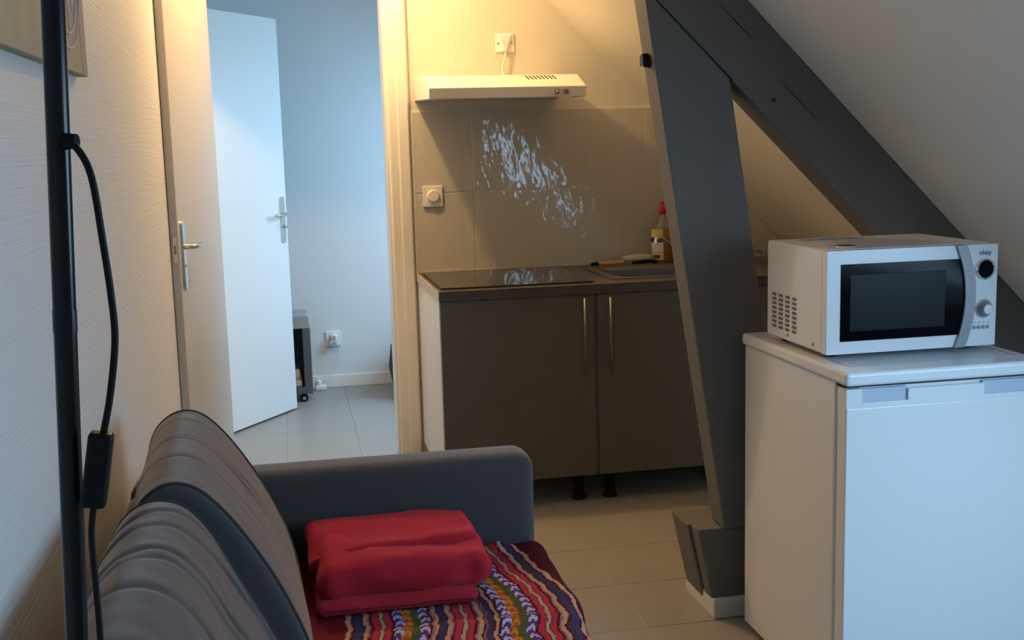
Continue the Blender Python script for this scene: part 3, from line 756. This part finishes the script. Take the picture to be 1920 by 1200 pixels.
# ---------------------------------------------------------------- woven throw
def weave_colour(u, v):
    """u: metres across the stripes from the outer hem, v: metres along the stripes."""
    mar = (.085, .008, .012); red = (.46, .022, .050); tan = (.50, .26, .16); navy = (.035, .035, .085); oli = (.09, .055, .02)
    pink = (.34, .12, .12); gold = (.52, .20, .015); rust = (.36, .07, .012); grn = (.07, .085, .03); lil = (.50, .42, .58); pur = (.10, .035, .16); plain = (.15, .006, .012)
    stripes = [(.010, tan), (.006, mar), (.014, navy), (.005, mar), (.008, tan), (.004, pink), (.006, mar), (.011, red), (.003, oli), (.007, tan), (.003, oli), (.011, red), (.006, mar)]
    sym = [(.006, mar), (.008, tan), (.004, mar), (.012, navy), (.003, pink), (.004, mar), (.009, tan), (.004, pink), (.005, mar), (.012, red), (.003, oli), (.007, tan), (.003, oli), (.012, red), (.004, mar), (.004, pink), (.008, tan), (.003, mar), (.012, navy), (.004, mar), (.007, tan), (.005, pink), (.005, mar)]
    lay = [(.020, mar)]+stripes+[('band', .070)]+sym+[('band', .070)]+stripes[::-1]+[(.075, plain)]+[(.004, tan), ('half', .035), (.004, tan)]+[(.5, plain)]
    a = 0
    for w_, c in [(x[0], x[1]) for x in lay]:
        if w_ in ('band', 'half'):
            wd = c
            if u < a+wd:
                q = (u-a)/wd
                if w_ == 'half': q = q*.5
                ph = v/.030
                if q < .26:
                    l = q/.26; f = (ph+abs(l-.5)*.9) % 1.0
                    return lil if f < .5 else pur
                if q < .5:
                    f = (ph+.5) % 1.0; return grn if f < .8 else oli
                if q < .74:
                    l = (q-.5)/.24; f = (ph+abs(l-.5)*.9+.3) % 1.0; return gold if f < .5 else rust
                l = (q-.74)/.26; f = (ph+abs(l-.5)*.9) % 1.0
                return (.42, .45, .66) if f < .5 else pur
            a += wd
        else:
            if u < a+w_: return c
            a += w_
    return plain
def throw():
    b = bmesh.new(); XE = .556; y0, y1 = 1.50, 2.588
    NU, NV = 260, 170; Z0 = .420
    cl_ = b.loops.layers.float_color.new('weave')
    grid = []; hangs = [.16+.03*math.sin((y0+(y1-y0)*j/NV)*9) for j in range(NV+1)]
    for j in range(NV+1):
        y = y0+(y1-y0)*j/NV; row = []
        hang = hangs[j]
        edge = XE-.004+.010*math.sin(y*11+.5)+.006*math.sin(y*23)
        for i in range(NU+1):
            s = .80*i/NU    # arc length from hem, over the seat edge, to the back
            R = .04
            if s < hang: x = edge+.012; z = Z0-R-(hang-s); x += .006*math.sin(y*40)*(hang-s)/hang
            elif s < hang+R*1.57: t = (s-hang)/R; x = edge-R+.0+(R+.012)*math.cos(t); z = Z0-R+(R+.008)*math.sin(t)
            else:
                x = edge-R-(s-hang-R*1.57); z = Z0+.008
            if x < -.02: x = -.02-(-.02-x)*.0
            wr_ = .004*noise.noise(Vector((x*9, y*7, 1.7)))+.003*noise.noise(Vector((x*25, y*14, 5.1)))
            # bunched ridge by the arm, and a cross fold
            if s > hang:
                wr_ += .012*math.exp(-((y-2.565)/.022)**2)*(1+.6*math.sin(x*60))
                wr_ += .010*math.exp(-((y-2.135-.05*(x-.3))/.028)**2)
            z += max(-.002, wr_+.003)
            row.append((x, y, z, s))
        grid.append([(b.verts.new(p[:3]), p[3]) for p in row])
    for j in range(NV):
        for i in range(NU):
            q = [grid[j][i], grid[j][i+1], grid[j+1][i+1], grid[j+1][i]]
            f = b.faces.new([k[0] for k in q])
            y = (q[0][0].co.y+q[2][0].co.y)/2; s = (q[0][1]+q[1][1])/2
            # the stripes run along the seat, drawn askew beyond the cross fold
            sk = .0016*math.sin(y*38)+.0022*math.sin(y*95+1)
            u = s-hangs[round((y-y0)/(y1-y0)*NV-.5)]+.004+sk+(.22*min(0, y-2.14))-.16*max(0, y-2.14)
            c = weave_colour(max(0, u), y)
            sc_ = .85+.3*((noise.noise(Vector((s*300, y*90, 0)))+1)/2)
            for lp in f.loops: lp[cl_] = (c[0]*sc_, c[1]*sc_, c[2]*sc_, 1)
    bad = [f for f in b.faces if f.calc_area() < 1e-9]
    bmesh.ops.delete(b, geom=bad, context='FACES')
    o = obj('striped_throw', b, 'weave', smooth=True)
    sm = o.modifiers.new('thickness', 'SOLIDIFY'); sm.thickness = .003; sm.offset = 1
    tag(o, 'red woven striped throw spread over the sofa seat', 'throw')
throw()
# ---------------------------------------------------------------- folded red blanket
def fold(name, x0, x1, y0, y1, z0, z1, r, seed, amp, parent, dent=None):
    b = bmesh.new(); add_box(b, x0, x1, y0, y1, z0, z1, bev=r, seg=6)
    bmesh.ops.subdivide_edges(b, edges=[e for e in b.edges if e.calc_length() > .03], cuts=14, use_grid_fill=True)
    for v in b.verts:
        p = v.co
        q = Vector((p.x*9+seed, p.y*9, p.z*14)); d = noise.noise_vector(q)*amp+noise.noise_vector(q*2.6)*amp*.4
        if p.z < z0+.004: d.z = 0
        v.co = p+d
        if dent:
            for (dx, dy, dz, rad, vec) in dent:
                g = math.exp(-((p.x-dx)**2+(p.y-dy)**2+(p.z-dz)**2)/rad**2); v.co += Vector(vec)*g
    return obj(name, b, 'red', parent, smooth=True)
bl = thing('folded_blanket', 'folded red fleece blanket lying against the sofa arm', 'blanket', (.19, 2.40, .435))
fold('bottom_fold', .020, .350, 2.240, 2.565, .439, .468, .016, 1.1, .006, bl)
fold('main_fold', .024, .386, 2.262, 2.545, .456, .536, .038, 4.2, .010, bl, dent=[(.335, 2.262, .50, .022, (0, .02, 0)), (.315, 2.262, .515, .02, (0, -.010, 0)), (.03, 2.27, .53, .05, (.0, .0, -.008))])
fold('top_fold', .010, .372, 2.355, 2.560, .500, .548, .022, 9.4, .008, bl, dent=[(.02, 2.40, .54, .07, (0, 0, -.018))])

# ================================================================= FLOOR LAMP
lp_ = thing('floor_lamp', 'black metal floor lamp with corded switch in the foreground', 'lamp', (-.248, 1.05, 0))
b = bmesh.new(); lathe([(0, 0), (.115, 0), (.118, .006), (.112, .016), (.03, .022), (.014, .03), (0, .03)], (-.248, 1.05, 0), bm=b, seg=36); obj('base', b, 'black_metal', lp_, smooth=False)
def polex(z): return -.2475+.0448*z
b = tube([(polex(z), 1.05, z) for z in (.02, .5, 1.0, 1.2, 1.35, 1.5, 1.78)], .0098, seg=20, smooth=False); obj('pole', b, 'black_metal', lp_, smooth=True)
for z in (.62, 1.22): obj('pole_sleeve', cyl((polex(z), 1.05, z), (polex(z+.02), 1.05, z+.02), .0103, seg=20), 'black_metal', lp_, smooth=False)
b = bmesh.new(); lathe([(.012, 1.76), (.03, 1.775), (.09, 1.80), (.135, 1.835), (.137, 1.84), (.13, 1.835), (.08, 1.805), (.012, 1.785)], (polex(1.78), 1.05, 0), bm=b, seg=36); obj('bowl_shade', b, 'black_metal', lp_, smooth=True)
b = cyl((polex(1.384)+.006, 1.043, 1.384), (polex(1.384)+.017, 1.040, 1.384), .0075, .006, seg=12); obj('cord_clip', b, 'black_plastic', lp_, smooth=False)
cordp = [(-.180, 1.040, 1.385), (-.169, 1.038, 1.378), (-.159, 1.037, 1.354), (-.154, 1.037, 1.30), (-.1505, 1.037, 1.249), (-.1505, 1.037, 1.211), (-.158, 1.037, 1.164), (-.166, 1.037, 1.131)]
obj('cord', tube(cordp, .0031, seg=10), 'black_plastic', lp_, smooth=True)
b = bmesh.new(); add_box(b, -.0105, .0105, -.009, .009, -.034, .034, bev=.004, seg=3)
b.transform(Matrix.Translation((-.1735, 1.037, 1.0985)) @ Matrix.Rotation(.18, 4, 'Y')); sw = obj('inline_switch', b, 'black_plastic', lp_, smooth=False)
obj('cord', tube([(-.179, 1.037, 1.066), (-.183, 1.037, 1.04), (-.183, 1.037, 1.0), (-.183, 1.037, .94), (-.185, 1.036, .8), (-.20, 1.036, .5), (-.222, 1.02, .12), (-.23, .99, .03)], .0028, seg=10), 'black_plastic', lp_, smooth=True)

# ================================================================= PICTURE
pc = thing('canvas_picture', 'beige abstract canvas picture hanging on the left wall', 'picture', (WX, 2.3, 1.55))
PY1 = 2.49; PY0 = 1.55; PZ0, PZ1 = 1.530, 2.1
cvx = WX+.021
obj('canvas', box(WX+.0005, cvx, PY0, PY1, PZ0, PZ1, bev=.002, seg=2), 'canvas', pc)
obj('painted_border', box(cvx, cvx+.0006, PY1-.06, PY1-.001, PZ0+.001, PZ1-.001), 'canvas_edge', pc)
cy, cz, rr = PY1-.20, PZ0+.195, .155
b = bmesh.new(); lathe([(0, 0), (rr, 0), (rr, .0006), (0, .0006)], (cvx, cy, cz), axis='X', bm=b, seg=48); obj('painted_disc', b, 'blush', pc)
for r2 in (rr, rr*.82):
    obj('painted_ring', tube([(cvx+.0008, cy+r2*math.cos(k*2*math.pi/56), cz+r2*math.sin(k*2*math.pi/56)) for k in range(56)], .0028, seg=6, smooth=False, closed=True), 'ring', pc)
for k in range(6):
    a = k*math.pi/6+.2
    obj('painted_spoke', tube([(cvx+.0008, cy+rr*.8*math.cos(a), cz+rr*.8*math.sin(a)), (cvx+.0008, cy-rr*.8*math.cos(a), cz-rr*.8*math.sin(a))], .0014, seg=5, smooth=False), 'ring', pc)

# ================================================================= BEDROOM THINGS
ct = thing('rolling_cart', 'grey plastic cart on castors half hidden by the ajar door', 'cart', (-.08, 6.46, 0))
CX0, CX1, CY0, CY1 = -.20, .103, 6.345, 6.60
b = bmesh.new(); add_prism(b, [(CX0, .412), (CX1-.004, .412), (CX1-.004, .470), (CX1-.012, .485), (CX0, .487)], 'Y', CY0, CY1, bev=.004); obj('top_tray', b, 'cart_top', ct)
for (x0, x1, y0, y1) in ((CX1-.045, CX1, CY0+.002, CY0+.04), (CX1-.02, CX1, CY0+.04, CY1), (CX0, CX0+.03, CY0+.002, CY1)):
    obj('side_panel', box(x0, x1, y0, y1, .055, .412, bev=.004), 'cart', ct)
obj('back_panel', box(CX0+.03, CX1-.02, CY1-.015, CY1, .055, .41), 'cart', ct)
obj('bottom_shelf', box(CX0, CX1, CY0, CY1, .047, .085, bev=.004), 'cart', ct)
for (x, y) in ((CX1-.05, CY0+.03), (CX0+.05, CY0+.03), (CX1-.05, CY1-.04), (CX0+.05, CY1-.04)):
    k = obj('castor', lathe([(0, -.011), (.017, -.011), (.0215, -.008), (.0215, .008), (.017, .011), (0, .011)], (x, y-.004, .0215), axis='Y', seg=20), 'black_plastic', ct, smooth=False)
    obj('hub', cyl((x, y-.017, .0215), (x, y+.009, .0215), .010, seg=14), 'nickel', k)
    obj('fork', box(x-.012, x+.012, y-.004, y+.02, .03, .05), 'black_plastic', k)
ps = thing('power_strip', 'white power strip standing on the cart shelf', 'power strip', (.03, 6.41, .086))
obj('strip_body', box(.005, .045, 6.375, 6.52, .0855, .118, bev=.006), 'white_plastic', ps)
obj('strip_plug', lathe([(0, 0), (.02, 0), (.021, .03), (.014, .055), (0, .06)], (.02, 6.42, .118), seg=18), 'white_plastic', ps, smooth=True)
# wall socket with adapter plug and lead
wsx, wsz = .240, .287
ws = thing('wall_socket', 'white bedroom wall socket with a plug and adapter', 'socket', (wsx, YB, wsz))
obj('socket_plate', box(wsx-.044, wsx+.044, YB-.011, YB, wsz-.042, wsz+.044, bev=.003), 'white_plastic', ws)
for (dx, dz, nm_) in ((.002, .012, 'plug'), (-.002, -.022, 'adapter')):
    b = bmesh.new(); lathe([(0, .042), (.016, .042), (.0205, .036), (.022, 0)], (0, 0, 0), bm=b); b.transform(Matrix.Translation((wsx+dx, YB-.011, wsz+dz)) @ Matrix.Rotation(math.pi/2, 4, 'X')); p_ = obj(nm_, b, 'white_plastic', ws, smooth=False)
    disc('socket_hole', (wsx+dx, YB-.0535, wsz+dz), .012, .001, 'gasket', p_)
obj('lead', tube([(wsx+.006, YB-.05, wsz+.012), (wsx+.022, YB-.06, wsz-.02), (wsx+.020, YB-.05, wsz-.09), (wsx-.02, YB-.04, wsz-.16), (wsx-.035, YB-.05, wsz-.205), (wsx-.04, YB-.06, wsz-.235), (.16, YB-.05, .065), (.13, YB-.06, .07)], .0034, seg=8), 'white_plastic', ws, smooth=True)
pg = thing('adapter_block', 'white multi-plug adapter lying by the bedroom skirting', 'adapter', (.155, 6.655, 0))
obj('adapter_body', box(.118, .185, 6.63, 6.675, .0, .032, bev=.01, seg=3), 'white_plastic', pg)
obj('adapter_top', lathe([(0, .03), (.018, .03), (.018, .055), (.012, .062), (0, .062)], (.14, 6.652, 0), seg=18), 'white_plastic', pg, smooth=False)
# dark rounded pouf peeping past the casing
b = bmesh.new(); lathe([(0, 0), (.20, .0), (.265, .05), (.285, .16), (.27, .28), (.20, .35), (0, .37)], (.815, 6.40, .001), bm=b, seg=36); pf = obj('round_pouf', b, 'pouf', smooth=True)
tag(pf, 'dark rounded pouf just visible behind the door casing', 'pouf')
